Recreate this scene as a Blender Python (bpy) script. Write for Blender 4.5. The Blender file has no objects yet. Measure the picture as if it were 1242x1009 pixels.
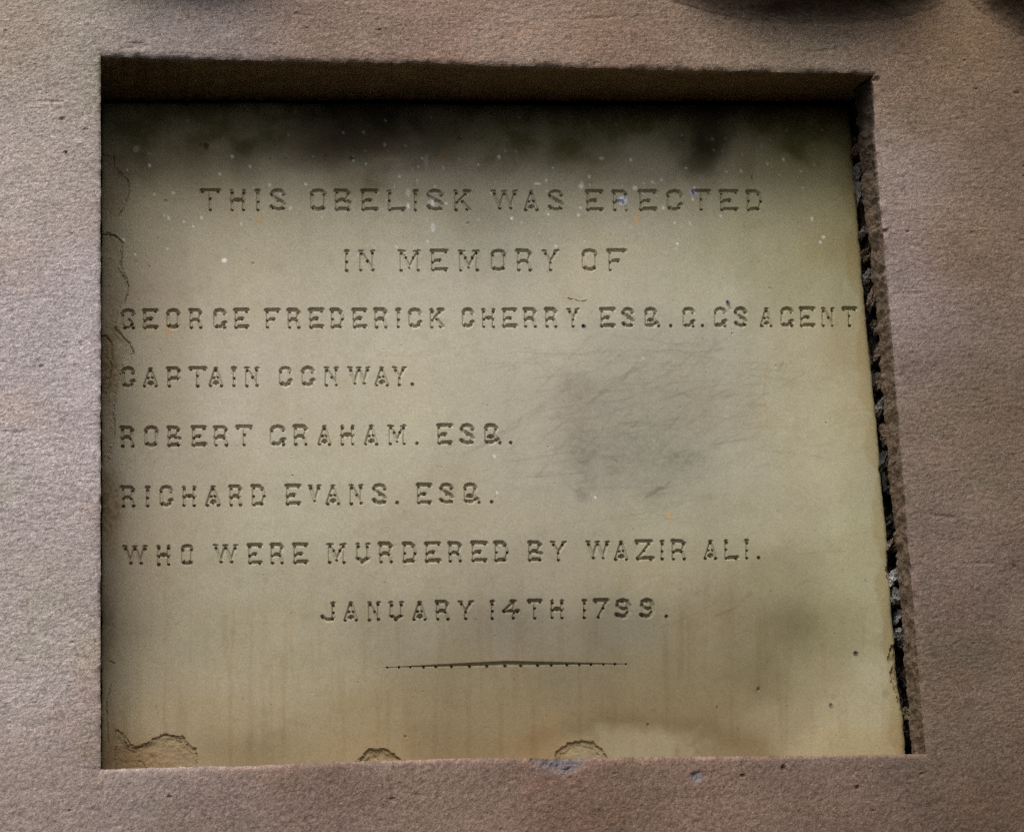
import bpy, math, random
import numpy as np
from mathutils import Matrix, Vector

random.seed(7)
C = bpy.context.scene.collection
SC = bpy.context.scene

# ------------------------------------------------------------------ camera
F, CX, CY = 3290.2, 621.0, 504.5                 # focal length in photo pixels
RT = np.array([[0.98716895, 0.00253976, 0.15965903],
               [-0.15521144, 0.25012937, 0.95569070],
               [-0.03750819, -0.96820909, 0.24731415]])
CAM = np.array([-0.0260356, -2.5641303, -0.3223819])
cam = bpy.data.cameras.new('camera')
cam.sensor_width = 36.0
cam.lens = 36.0 * F / 1242.0
cam.clip_start, cam.clip_end = 0.05, 200.0
cam.dof.use_dof = True
cam.dof.focus_distance = 2.735
cam.dof.aperture_fstop = 9.0
co = bpy.data.objects.new('camera', cam); C.objects.link(co)
m = Matrix.Identity(4)
for i in range(3):
    m[i][0] = RT[i][0]; m[i][1] = -RT[i][1]; m[i][2] = -RT[i][2]; m[i][3] = CAM[i]
co.matrix_world = m
SC.camera = co

# ------------------------------------------------------------------ light
SUN_DIR = Vector((-0.28, -0.66, 1.02)).normalized()      # towards the sun
w = bpy.data.worlds.new('World'); SC.world = w; w.use_nodes = True
wn = w.node_tree.nodes; wl = w.node_tree.links
bg = wn['Background']; bg.inputs['Strength'].default_value = 0.12
sky = wn.new('ShaderNodeTexSky'); sky.sky_type = 'NISHITA'; sky.sun_disc = False
sky.sun_elevation = math.asin(SUN_DIR.z)
sky.sun_rotation = math.atan2(SUN_DIR.x, SUN_DIR.y)
sky.air_density = 1.0; sky.dust_density = 6.0; sky.ozone_density = 1.0
bw = wn.new('ShaderNodeRGBToBW'); mxs = wn.new('ShaderNodeMix'); mxs.data_type = 'RGBA'      # overcast: mostly grey sky
mxs.inputs['Factor'].default_value = 0.7
wl.new(sky.outputs['Color'], bw.inputs['Color']); wl.new(sky.outputs['Color'], mxs.inputs[6]); wl.new(bw.outputs['Val'], mxs.inputs[7])
wl.new(mxs.outputs[2], bg.inputs['Color'])
sl = bpy.data.lights.new('sun', 'SUN'); sl.energy = 1.75; sl.angle = math.radians(32)
sl.color = (1.0, 0.975, 0.94)
so = bpy.data.objects.new('sun', sl); C.objects.link(so)
so.rotation_euler = SUN_DIR.to_track_quat('Z', 'Y').to_euler()
SC.view_settings.view_transform = 'Standard'; SC.view_settings.look = 'None'
SC.view_settings.gamma = 1.0; SC.view_settings.use_curve_mapping = False
SC.view_settings.exposure = 0.18
SC.render.engine = 'CYCLES'
SC.cycles.use_denoising = False
SC.cycles.denoiser = 'OPENIMAGEDENOISE'
SC.cycles.denoising_prefilter = 'ACCURATE'
SC.cycles.max_bounces = 6

# ------------------------------------------------------------------ helpers
def tag(o, label=None, cat=None, group=None, kind=None):
    if label: o['label'] = label
    if cat: o['category'] = cat
    if group: o['group'] = group
    if kind: o['kind'] = kind
    return o

def empty(name, loc=(0, 0, 0), parent=None):
    o = bpy.data.objects.new(name, None); C.objects.link(o)
    o.location = loc; o.empty_display_size = 0.05
    if parent: o.parent = parent
    return o

def mesh_obj(name, V, Q, mat, parent=None, col=None, smooth=False):
    """V (n,3), Q (m,4) or (m,3) int arrays -> one mesh object"""
    me = bpy.data.meshes.new(name)
    V = np.asarray(V, np.float32); Q = np.asarray(Q, np.int32)
    k = Q.shape[1]
    me.vertices.add(len(V)); me.vertices.foreach_set('co', V.ravel())
    me.loops.add(Q.size); me.loops.foreach_set('vertex_index', Q.ravel())
    me.polygons.add(len(Q)); me.polygons.foreach_set('loop_start', np.arange(0, Q.size, k, dtype=np.int32))
    me.polygons.foreach_set('use_smooth', np.full(len(Q), smooth))
    if col is not None:
        a = me.color_attributes.new('pigment', 'FLOAT_COLOR', 'POINT')
        c4 = np.ones((len(V), 4), np.float32); c4[:, :3] = col
        a.data.foreach_set('color', c4.ravel())
    me.update(calc_edges=True)
    me.materials.append(mat)
    o = bpy.data.objects.new(name, me); C.objects.link(o)
    if parent: o.parent = parent
    return o

def sub(V, Q, col):
    ids, inv = np.unique(Q, return_inverse=True)
    return V[ids], inv.reshape(Q.shape), (None if col is None else col[ids])

def lattice(seed, n=256):
    return np.random.default_rng(seed).random((n, n)).astype(np.float32) * 2 - 1
_L = {}
def vnoise(x, y, seed=0):
    if seed not in _L: _L[seed] = lattice(seed)
    L = _L[seed]
    xi = np.floor(x).astype(np.int64); yi = np.floor(y).astype(np.int64)
    fx = (x - xi).astype(np.float32); fy = (y - yi).astype(np.float32)
    fx = fx * fx * (3 - 2 * fx); fy = fy * fy * (3 - 2 * fy)
    a = L[xi & 255, yi & 255]; b = L[(xi + 1) & 255, yi & 255]
    c = L[xi & 255, (yi + 1) & 255]; d = L[(xi + 1) & 255, (yi + 1) & 255]
    return (a * (1 - fx) + b * fx) * (1 - fy) + (c * (1 - fx) + d * fx) * fy
def fbm(x, y, seed=0, octv=4, gain=0.5):
    s = 0; a = 1.0; t = 0
    for i in range(octv):
        s = s + a * vnoise(x * 2 ** i + 17.3 * i, y * 2 ** i + 9.1 * i, seed + i); t += a; a *= gain
    return s / t
def sstep(e0, e1, x):
    t = np.clip((x - e0) / (e1 - e0), 0, 1); return t * t * (3 - 2 * t)
def s2l(c):
    c = np.asarray(c, np.float64) / 255.0
    return np.where(c <= 0.04045, c / 12.92, ((c + 0.055) / 1.055) ** 2.4)

def ray(px, py):
    px = np.asarray(px, np.float64); py = np.asarray(py, np.float64)
    d = np.stack([px - CX, py - CY, np.full_like(px, F)], -1)
    return d @ RT.T
def on_plane(px, py, p0, n):                      # photo pixel -> point on a plane of the place
    d = ray(px, py)
    t = ((p0 - CAM) @ n) / (d @ n)
    return CAM + d * t[..., None]
def on_y(px, py, y):
    return on_plane(px, py, np.array([0., y, 0.]), np.array([0., 1., 0.]))
def to_px(P):
    q = (P - CAM) @ RT
    return CX + F * q[..., 0] / q[..., 2], CY + F * q[..., 1] / q[..., 2]

# ------------------------------------------------------------------ materials
def stone_mat(name, streak, bump, grain, rough=0.92, fleck=0.3, colour=None, depth=0.0012):
    mt = bpy.data.materials.new(name); mt.use_nodes = True
    n = mt.node_tree.nodes; l = mt.node_tree.links
    b = n['Principled BSDF']; b.inputs['Roughness'].default_value = rough
    b.inputs['Specular IOR Level'].default_value = 0.25
    tc = n.new('ShaderNodeTexCoord')
    mp = n.new('ShaderNodeMapping'); mp.inputs['Scale'].default_value = streak
    l.new(tc.outputs['Object'], mp.inputs['Vector'])
    n1 = n.new('ShaderNodeTexNoise'); n1.inputs['Scale'].default_value = grain
    n1.inputs['Detail'].default_value = 5; n1.inputs['Roughness'].default_value = 0.68
    l.new(mp.outputs['Vector'], n1.inputs['Vector'])
    n2 = n.new('ShaderNodeTexNoise'); n2.inputs['Scale'].default_value = grain * 1.15
    n2.inputs['Detail'].default_value = 3; n2.inputs['Roughness'].default_value = 0.7
    l.new(tc.outputs['Object'], n2.inputs['Vector'])
    if colour is None:
        at = n.new('ShaderNodeAttribute'); at.attribute_name = 'pigment'; src = at.outputs['Color']
    else:
        rg = n.new('ShaderNodeRGB'); rg.outputs[0].default_value = (*colour, 1); src = rg.outputs[0]
    mr = n.new('ShaderNodeMapRange'); mr.inputs['From Min'].default_value = 0.3; mr.inputs['From Max'].default_value = 0.7
    mr.inputs['To Min'].default_value = 1 - fleck; mr.inputs['To Max'].default_value = 1 + fleck
    l.new(n2.outputs['Fac'], mr.inputs['Value'])
    vm = n.new('ShaderNodeVectorMath'); vm.operation = 'SCALE'
    l.new(src, vm.inputs[0]); l.new(mr.outputs['Result'], vm.inputs['Scale'])
    l.new(vm.outputs['Vector'], b.inputs['Base Color'])
    ad = n.new('ShaderNodeMath'); ad.operation = 'ADD'
    l.new(n1.outputs['Fac'], ad.inputs[0]); l.new(n2.outputs['Fac'], ad.inputs[1])
    bp = n.new('ShaderNodeBump'); bp.inputs['Strength'].default_value = bump; bp.inputs['Distance'].default_value = depth
    l.new(ad.outputs['Value'], bp.inputs['Height']); l.new(bp.outputs['Normal'], b.inputs['Normal'])
    return mt
M_WALL = stone_mat('weathered_pink_sandstone', (0.6, 1, 1), 0.6, 620, fleck=0.40, depth=0.0009)
M_PLAQUE = stone_mat('smooth_buff_stone', (1, 1, 1), 0.3, 420, rough=0.75, fleck=0.09, depth=0.0004)
M_MORT = stone_mat('brown_grey_mortar', (1, 1, 1), 1.0, 240, fleck=0.4, depth=0.002)

PX = 0.00083                                       # metres per photo pixel on the plaque
W, H = 0.8, 0.71149

# ------------------------------------------------------------------ plaque frame
D_TOP, D_BOT = 0.098, 0.064
n0 = np.array([0, 1.0, -(D_TOP - D_BOT) / H]); n0 /= np.linalg.norm(n0)   # into the wall
P0 = np.array([0.0, D_BOT, 0.0])
ES = np.array([1.0, 0, 0]); ET = np.cross(ES, n0); ET = ET if ET[2] < 0 else -ET
ORI = on_plane(122.0, 124.0, P0, n0)
def loc(px, py):                                   # photo pixel -> plaque (s,t) in metres
    p = on_plane(px, py, P0, n0) - ORI
    return p @ ES, p @ ET

redge = np.array([(1019, 124), (1027, 129), (1031, 140), (1033, 165), (1036, 200), (1039, 240), (1042.5, 285),
    (1045, 320), (1049, 370), (1053, 410), (1060, 480), (1066, 540), (1070, 590), (1075, 640), (1079, 700), (1082, 745),
    (1086, 785), (1088, 805), (1091, 835), (1095, 863), (1098, 900), (1100, 940)], float)
rs, rt = loc(redge[:, 0], redge[:, 1])
t_end = loc(np.array(500.), np.array(938.))[1]
s_left = loc(np.array(123.3), np.array(500.))[0]
CELL = 1.5 * PX
M = int(t_end / CELL); N = int((rs.max() - s_left) / CELL)
R = 3
NF, MF = N * R, M * R
tt = np.linspace(0, t_end, MF + 1)
sr = np.interp(tt, rt, rs) + 0.0009 * fbm(tt * 90, tt * 0, 41, 3)
slf = s_left + 0.0012 * fbm(tt * 60, tt * 0 + 5, 42, 4)
a = np.linspace(0, 1, NF + 1)
S = slf[:, None] + a[None, :] * (sr - slf)[:, None]
topw = 0.0016 * fbm(a * 14, a * 0, 47, 3)        # wavy top edge, not quite parallel to the soffit
tilt = (loc(np.array(1030.), np.array(127.5))[1]) * a
T = tt[:, None] + topw[None, :] * np.exp(-tt / 0.02)[:, None] + tilt[None, :] * np.exp(-tt / 0.12)[:, None]
def world(S, T, Dp):
    return ORI + S[..., None] * ES + T[..., None] * ET + Dp[..., None] * n0
pxg, pyg = to_px(world(S[::R, ::R], T[::R, ::R], np.zeros((M + 1, N + 1))))   # photo pixels of the coarse nodes
Sc, Tc = S[::R, ::R], T[::R, ::R]
U, V_ = Sc / PX, Tc / PX

def upsample(A):
    """bilinear from coarse nodes to fine nodes"""
    iy = np.arange(MF + 1) / R; ix = np.arange(NF + 1) / R
    y0 = np.minimum(iy.astype(int), M - 1); x0 = np.minimum(ix.astype(int), N - 1)
    fy = (iy - y0)[:, None]; fx = (ix - x0)[None, :]
    if A.ndim == 3: fy = fy[..., None]; fx = fx[..., None]
    B = A[y0] * (1 - fy) + A[y0 + 1] * fy
    return B[:, x0] * (1 - fx) + B[:, x0 + 1] * fx

def seg_dist(X, Y, x0, y0, x1, y1):
    dx, dy = x1 - x0, y1 - y0; L = dx * dx + dy * dy + 1e-12
    t = np.clip(((X - x0) * dx + (Y - y0) * dy) / L, 0, 1)
    return np.hypot(X - x0 - t * dx, Y - y0 - t * dy), t
def poly_sd(X, Y, P):                              # signed distance, negative inside
    d = np.full(X.shape, 1e9); ins = np.zeros(X.shape, bool)
    n = len(P)
    for i in range(n):
        x0, y0 = P[i]; x1, y1 = P[(i + 1) % n]
        d = np.minimum(d, seg_dist(X, Y, x0, y0, x1, y1)[0])
        c = ((y0 > Y) != (y1 > Y)) & (X < (x1 - x0) * (Y - y0) / (y1 - y0 + 1e-9) + x0)
        ins ^= c
    return np.where(ins, -d, d)

# ---- coarse relief (positive = deeper), metres
Hc = 0.0012 * fbm(U / 260, V_ / 260, 3, 3) + 0.00010 * fbm(U / 9, V_ / 9, 8, 3)
edge_d = np.minimum(np.minimum(Sc - Sc[:, :1], Sc[:, -1:] - Sc), Tc - Tc[:1])
Hc += 0.0022 * np.exp(-np.maximum(edge_d, 0) / 0.0018)                    # worn arris
jx = 4.5 * fbm(pxg / 8, pyg / 8, 61, 4, .7); jy = 4.5 * fbm(pxg / 8, pyg / 8, 65, 4, .7)
QX, QY = pxg + jx, pyg + jy
flakes = [
 ([(110, 283), (138, 284), (149, 294), (147, 322), (154, 338), (156, 348), (153, 364), (143, 380), (140, 396), (146, 404), (157, 418), (163, 430), (150, 440), (142, 470), (138, 500), (140, 520), (133, 560), (110, 570)], 1.1, .35),
 ([(110, 404), (130, 406), (137, 422), (136, 452), (130, 476), (110, 480)], 1.5, .2),
 ([(110, 186), (137, 188), (139, 204), (153, 216), (158, 233), (152, 252), (144, 264), (110, 268)], .7, .2),
 ([(140, 884), (150, 890), (156, 903), (163, 907), (171, 905), (184, 897), (199, 891), (222, 893), (229, 903), (237, 909), (241, 920), (235, 950), (140, 950)], 1.9, .6),
 ([(432, 924), (441, 914), (450, 908), (458, 910), (466, 907), (477, 914), (488, 921), (488, 950), (432, 950)], 2.8, .9),
 ([(673, 917), (680, 908), (692, 900), (706, 897), (720, 901), (730, 909), (735, 917), (735, 950), (673, 950)], 2.2, .4),
 ([(1084, 676), (1078, 682), (1075, 692), (1076, 701), (1083, 710), (1100, 712), (1100, 676)], 2.6, .4),
 ([(1090, 778), (1082, 783), (1078, 792), (1078, 800), (1083, 808), (1080, 818), (1082, 828), (1089, 845), (1094, 862), (1110, 870), (1110, 778)], 2.6, .4),
]
flake_m = np.zeros_like(Hc)
for P, dep, rgh in flakes:
    sd = poly_sd(QX, QY, P)
    k = sstep(0.8, -0.8, sd)
    fade = 0.35 + 0.65 * np.exp(-np.maximum(-sd, 0) / 14)
    Hc += PX * (1.35 * dep * k * fade + 2.2 * rgh * k * fbm(pxg / 8, pyg / 6, 71, 4, .65) + .5 * dep * sstep(-4, -6, sd + 3 * fbm(pxg / 12, pyg / 12, 75, 2)))
    flake_m = np.maximum(flake_m, k)
# pits
prng = np.random.default_rng(5)
pits = [(250, 177, 3.4), (243, 176, 1.6), (427, 192, 2.4), (557, 168, 3), (1038, 792, 2.2), (1008, 855, 2), (492, 893, 2),
        (307, 320, 1.8), (934, 350, 1.5), (888, 405, 1.6), (786, 879, 2), (870, 858, 1.6), (355, 577, 1.4), (1002, 513, 1.5),
        (395, 190, 2), (201, 244, 2), (920, 836, 2.4), (568, 271, 2), (693, 170, 1.6), (165, 318, 1.6), (329, 855, 1.2)]
for x, y, r in pits:
    d = np.hypot(pxg - x, (pyg - y) * 0.9)
    Hc += PX * r * 0.8 * sstep(r, r * 0.3, d)
for k in range(220):
    x = prng.uniform(130, 1090); y = prng.uniform(140, 915); r = prng.uniform(0.8, 1.5)
    d = np.hypot(pxg - x, pyg - y); Hc += PX * 0.6 * sstep(r, 0.2, d)

# ---- inscription
HOR, VER, DIA = (3.2, 3.9), (2.3, 2.2), (2.45, 2.7)     # half width, depth in photo pixels
def ar(*p): return ('H', p)
def ve(*p): return ('V', p)
def di(*p): return ('D', p)
top3 = ar((.07, .18), (.2, .05), (.5, 0), (.8, .05), (.93, .18))
GL = {
'T': ([ar((0, 0), (1, 0)), ve((.5, 0), (.5, 1))], [(.04, .06), (.96, .06), (.5, .42), (.5, 1)]),
'H': ([ve((.1, 0), (.1, 1)), ve((.9, 0), (.9, 1)), ar((.12, .53), (.5, .49), (.88, .53)), ar((.03, .02), (.12, .04)), ar((.88, .04), (.97, .02))],
      [(.1, .1), (.9, .1), (.12, .56), (.88, .56), (.5, .52), (.1, 1), (.9, 1)]),
'I': ([ve((.5, 0), (.5, 1)), ar((.2, .02), (.8, .02))], [(.5, .12), (.5, .56), (.5, 1)]),
'J': ([ve((.9, 0), (.9, .85)), ar((.75, .02), (1, .02)), ar((0, .8), (.15, .93), (.45, 1), (.78, .96), (.9, .87))], [(.88, .12), (.9, .55), (.05, .82), (.85, .92)]),
'S': ([ar((.93, .2), (.78, .05), (.5, 0), (.2, .05), (.06, .2)), ar((.06, .22), (.2, .36), (.5, .48), (.82, .6), (.95, .72)), ve((.95, .72), (.95, .9)), ar((.92, .88), (.75, .98), (.5, 1), (.25, .96), (.03, .84))],
      [(.08, .2), (.92, .2), (.5, .52), (.12, .88), (.92, .92)]),
'O': ([top3, ar((.12, .88), (.3, .98), (.5, 1), (.7, .98), (.88, .88)), ve((.05, .2), (.05, .85)), ve((.95, .2), (.95, .85))], [(.08, .2), (.92, .2), (.13, .9), (.87, .9)]),
'C': ([top3, ar((.1, .87), (.3, .98), (.5, 1), (.75, .97), (.93, .8)), ar((.88, .75), (1, .71)), ve((.05, .2), (.05, .85))], [(.08, .22), (.93, .24), (.12, .9), (.88, .87)]),
'G': ([top3, ar((.12, .92), (.35, .99), (.65, .97), (.88, .78)), ar((.8, .76), (.98, .72)), ve((.04, .2), (.04, .85))], [(.08, .22), (.9, .22), (.18, .94), (.9, .8), (.93, 1)]),
'g': ([top3, ve((.04, .2), (.05, .8), (.22, .98)), ve((.2, .98), (.55, 1), (.85, .9)), di((.62, .55), (.88, .82))], [(.08, .25), (.88, .25), (.24, 1), (.94, 1), (.82, .8)]),
'E': ([ar((0, 0), (1, 0)), ar((.1, .55), (.55, .5)), ar((.08, .98), (1, .96)), ve((.06, 0), (.08, 1))],
      [(.06, .08), (.93, .06), (.08, .58), (.55, .52), (.09, 1), (.93, 1)]),
'F': ([ar((0, 0), (1, 0)), ar((.12, .57), (.6, .52)), ve((.1, 0), (.1, 1))], [(.08, .08), (.93, .06), (.1, .6), (.6, .55), (.1, 1)]),
'L': ([ve((.07, 0), (.07, 1)), ar((0, .02), (.12, .02)), ar((.1, .98), (1, .96))], [(.1, .1), (.08, .5), (.1, 1), (.9, 1)]),
'K': ([ve((.08, 0), (.08, 1)), ar((0, .02), (.15, .02)), di((.95, .02), (.2, .58)), di((.45, .5), (1, 1)), ar((.68, .02), (1, .02))], [(.12, .1), (.73, .12), (.17, .58), (.5, .55), (.1, 1), (.82, .98)]),
'B': ([ar((0, 0), (.65, .02), (.85, .14)), ve((.85, .14), (.7, .42)), ar((.08, .54), (.4, .5), (.65, .53), (.92, .64)), ve((.95, .64), (.9, .9)), ar((.08, .98), (.85, .98)), ve((.06, 0), (.06, 1))],
      [(.1, .08), (.78, .14), (.1, .56), (.6, .54), (.08, 1), (.84, .98)]),
'R': ([ar((0, 0), (.68, .01), (.88, .14)), ve((.93, .16), (.8, .45)), ar((.1, .58), (.4, .54), (.72, .57)), ve((.75, .58), (.93, 1)), ve((.07, 0), (.07, 1))],
      [(.08, .09), (.85, .15), (.1, .6), (.72, .6), (.1, 1), (.92, 1)]),
'P': ([ar((0, 0), (.7, .01), (.9, .14)), ve((.93, .16), (.85, .45)), ar((.12, .6), (.85, .57)), ve((.07, 0), (.07, 1))],
      [(.08, .1), (.88, .14), (.1, .61), (.82, .6), (.1, 1)]),
'D': ([ar((0, 0), (.55, .01), (.78, .14)), ve((.8, .14), (.98, .5), (.82, .9)), ar((.1, .99), (.78, .96)), ve((.08, 0), (.08, 1))],
      [(.1, .08), (.77, .15), (.1, .52), (.95, .53), (.12, 1), (.76, .96)]),
'W': ([di((.06, .04), (.3, .88)), di((.3, .88), (.5, .05)), di((.5, .05), (.75, .88)), di((.75, .88), (.94, .02)), ar((0, 0), (.12, .02)), ar((.42, .02), (.56, .02)), ar((.88, .02), (1, 0))],
      [(.09, .12), (.5, .12), (.92, .12), (.31, .9), (.76, .9)]),
'V': ([di((.1, .04), (.52, .84)), di((.52, .84), (.9, .04)), ar((.0, .01), (.2, .02)), ar((.8, .02), (1, .01))], [(.14, .12), (.86, .12), (.53, .82)]),
'A': ([di((.5, .02), (.03, 1)), di((.5, .02), (.97, 1)), ar((.32, .86), (.5, .82), (.68, .86)), ar((.42, .02), (.58, .02))], [(.5, .1), (.34, .52), (.66, .5), (.06, 1), (.94, 1), (.5, .88)]),
'M': ([ve((.08, 0), (.1, 1)), ve((.92, 0), (.92, 1)), di((.1, .02), (.5, .82)), di((.9, .02), (.5, .82)), ar((0, .01), (.27, .03)), ar((.73, .03), (1, .01))],
      [(.12, .1), (.88, .1), (.33, .34), (.67, .34), (.5, .86), (.1, 1), (.92, 1)]),
'N': ([ve((.1, 0), (.1, 1)), ve((.9, 0), (.92, 1)), di((.12, .05), (.92, 1)), ar((0, .01), (.2, .02)), ar((.8, .02), (1, .01))], [(.14, .12), (.86, .1), (.53, .52), (.1, 1), (.9, .98)]),
'Y': ([di((.08, .03), (.5, .58)), di((.92, .03), (.5, .58)), ve((.5, .58), (.5, 1)), ar((0, .0), (.2, .02)), ar((.8, .02), (1, .0))], [(.18, .12), (.78, .12), (.5, .58), (.5, 1)]),
'U': ([ve((.1, 0), (.1, .8)), ve((.9, 0), (.9, .8)), ar((0, .02), (.15, .02)), ar((.82, .02), (1, .02)), ar((.1, .8), (.45, 1), (.9, .8))], [(.12, .14), (.88, .14), (.14, .78), (.88, .78), (.45, 1)]),
'Z': ([ar((0, 0), (.9, 0)), di((.88, .05), (.12, .95)), ar((.1, .97), (1, .94))], [(.06, .08), (.78, .12), (.5, .52), (.12, .98), (.88, 1)]),
'Q': ([ar((.05, .18), (.15, .05), (.36, 0), (.57, .05), (.68, .18)), ar((.18, .68), (.36, .64), (.5, .68)), ar((.08, .9), (.3, .99), (.55, .95), (.7, .78), (.82, .84)), ve((.04, .2), (.06, .88)), ve((.7, .2), (.6, .5), (.7, .75))],
      [(.07, .22), (.66, .22), (.36, .68), (.1, .93), (.72, .82), (.92, .98)]),
'.': ([], [(.45, .5)]), "'": ([('A', ((.2, 0), (.8, 1)))], []),
'1': ([ve((.5, 0), (.5, 1)), ar((.2, .02), (.8, .02))], [(.5, .16), (.5, .56), (.5, 1)]),
'4': ([di((.66, .02), (.06, .58)), ar((.05, .6), (.95, .58)), ve((.65, 0), (.65, 1)), ar((.5, .02), (.72, .02))], [(.62, .08), (.06, .6), (.68, .66), (.9, .6), (.65, 1)]),
'7': ([ar((0, 0), (1, 0)), di((.95, .05), (.3, .96))], [(.06, .1), (.88, .12), (.68, .45), (.3, .98)]),
'9': ([ar((.95, .3), (.85, .08), (.5, 0), (.18, .1), (.1, .32), (.3, .5), (.6, .56), (.88, .48)), ar((.84, .08), (.99, .32), (1, .66), (.86, .88)), di((.12, .1), (.08, .36), (.25, .5)), ar((.95, .68), (.8, .92), (.45, 1), (.02, .88))], [(.14, .26), (.5, .08), (.9, .68), (.1, .92)]),
}
LINES = [
 ('THIS OBELISK WAS ERECTED', (242, 229, 256.6), (926, 230.5, 256.6),
  'T 242.5 267.6 H 277.7 299.4 I 310 316 S 327 347 O 375.3 396.7 B 405.5 428 E 437.3 459.5 L 469 493 I 501.3 507.3 S 517.4 538.5 K 549.6 571.7 W 595.3 628.7 A 635 654 S 664.3 684 E 710 732.6 R 742.3 763.4 E 774.5 797.6 C 807.7 828.4 T 839 862 E 872 896 D 904.3 925.8'),
 ('IN MEMORY OF', (418, 302.6, 330), (760, 302, 329.5),
  'I 417.7 423.7 N 434 456 M 482 511.4 E 521.6 543.8 M 554.6 582.8 O 594.5 615 R 625.6 646.8 Y 656.5 679 O 704.8 725.7 F 736.2 760'),
 ("GEORGE FREDERICK CHERRY. ESQ. G. G'S AGENT", (146, 374.8, 399.7), (1039, 372.3, 397),
  "g 145.8 164.6 E 172.7 192 O 201.3 219 R 229 246.7 G 258.3 275.4 E 283.5 302.3 F 321 340.2 R 348.2 365.4 E 374.4 393.1 D 400 418 E 427.1 445.3 R 453.3 471 I 480.7 485.7 C 494.8 512 K 520.3 539 C 559.7 575.4 H 583.3 601.9 E 608.8 627.3 R 634.5 652.3 R 660.3 677.2 Y 686.6 703.5 . 705.4 709.4 E 727.2 746.4 S 753.6 769.7 Q 780.9 802.3 . 811.3 815.7 G 827.2 843.5 . 850 854 G 865.4 882 ' 881.6 886 S 889.9 906.8 A 921.3 938 G 946 963 E 969.4 989 N 995.2 1013.3 T 1021.3 1039.4"),
 ('CAPTAIN CONWAY.', (147, 444.8, 470.4), (503, 444, 468.6),
  'C 146.9 163.8 A 172.7 192.3 P 202 220.5 T 229 251 A 252.7 271.4 I 281.4 286.7 N 295.9 315.5 C 338 354.6 C 365 382 N 392.5 411.8 W 421.1 450 A 454 472.5 Y 475.4 494 . 497.6 502.8'),
 ('ROBERT GRAHAM. ESQ.', (145, 516.7, 542.6), (622, 513.6, 539.2),
  'R 145.3 164 O 174.4 192.8 B 202.2 221 E 232 250.8 R 258.7 278.2 T 286 307 G 326.8 347 R 355.5 374.3 A 384.6 402.4 H 411.8 431.3 A 441.3 459.5 M 469.4 494 . 503.5 508 E 529.7 549 S 557.5 576 Q 586.8 609.6 . 617 622'),
 ('RICHARD EVANS. ESQ.', (146, 589, 615.5), (599, 585.5, 611),
  'R 146 165 I 176.3 182 C 193 210 H 220 239.3 A 248.8 268.3 R 277.5 295 D 304.5 323.2 E 346 365 V 373 390.5 A 394.6 413.3 N 422.7 441.5 S 451 469.6 . 479.3 484 E 504.9 524 S 532.6 550.8 Q 561.6 584.4 . 593.8 599'),
 ('WHO WERE MURDERED BY WAZIR ALI.', (148, 660.5, 686.7), (922, 653.0, 678.4),
  'W 147.8 179.8 H 189.2 208 O 219 235.3 W 257.7 289.7 E 300.2 318.4 R 327.4 345.6 E 355 373.9 M 395.7 421.2 U 430.7 449.7 R 459 477.8 D 487.8 506.6 E 515 535 R 542.9 561.7 E 571 591.4 D 598.8 618 B 640 659.8 Y 666.8 688.2 W 709.7 740.5 A 744.4 762.9 Z 769.9 794 I 801 806 R 814 833.6 A 853.2 871 L 878 896.7 I 904 908.6 . 918.3 922.6'),
 ('JANUARY 14TH 1799.', (389, 729, 754), (811, 725, 749.5),
  'J 388.9 408 A 416.3 435.4 N 445 462.7 U 471.2 490.7 A 500 518.7 R 527.9 546.5 Y 554.8 575.4 1 594.5 600.3 4 608.6 632 T 640 657.9 H 666.6 685.3 1 706 712.4 7 719.7 738.5 9 745.8 765 9 775.6 794 . 805.7 811'),
]
G = np.zeros((MF + 1, NF + 1), np.float32)          # groove depth in photo pixels
Lid = np.full((MF + 1, NF + 1), -1, np.int32)
Sp, Tp = (S / PX).astype(np.float32), (T / PX).astype(np.float32)
wob = (0.2 * fbm(Sp / 5, Tp / 5, 91, 2)).astype(np.float32)
def window(x0, y0, x1, y1, pad=6):
    s0, t0 = loc(np.array(float(x0)), np.array(float(y0))); s1, t1 = loc(np.array(float(x1)), np.array(float(y1)))
    s0, s1 = sorted((s0, s1)); t0, t1 = sorted((t0, t1))
    j0 = int(max(0, np.searchsorted(tt, t0 - pad * PX) - 1)); j1 = int(min(MF, np.searchsorted(tt, t1 + pad * PX) + 1))
    row = S[(j0 + j1) // 2]
    i0 = int(max(0, np.searchsorted(row, s0 - pad * PX) - 2)); i1 = int(min(NF, np.searchsorted(row, s1 + pad * PX) + 2))
    return slice(j0, j1 + 1), slice(i0, i1 + 1)
def carve(win, pts, hw, dp, lid, taper=0.0):
    X, Y = Sp[win], Tp[win]
    q = [loc(np.array(float(x)), np.array(float(y))) for x, y in pts]
    q = [(x / PX, y / PX) for x, y in q]
    g = np.zeros(X.shape, np.float32)
    for (x0, y0), (x1, y1) in zip(q[:-1], q[1:]):
        d, t = seg_dist(X, Y, x0, y0, x1, y1)
        g = np.maximum(g, dp * np.clip(1.18 * (1.0 - (d + wob[win] * 0.4) / hw), 0, 1))
    b = g > G[win]
    G[win] = np.where(b, g, G[win])
    if lid >= 0: Lid[win] = np.where(b & (g > 0), lid, Lid[win])
def drill(win, x, y, r, dp, lid):
    X, Y = Sp[win], Tp[win]
    cx, cy = loc(np.array(float(x)), np.array(float(y)))
    d = np.hypot(X - cx / PX, Y - cy / PX) + wob[win]
    g = (dp * sstep(r, r * 0.6, d)).astype(np.float32)
    b = g > G[win]
    G[win] = np.where(b, g, G[win])
    if lid >= 0: Lid[win] = np.where(b & (g > 0), lid, Lid[win])
letters = []
lr = random.Random(3)
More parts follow.
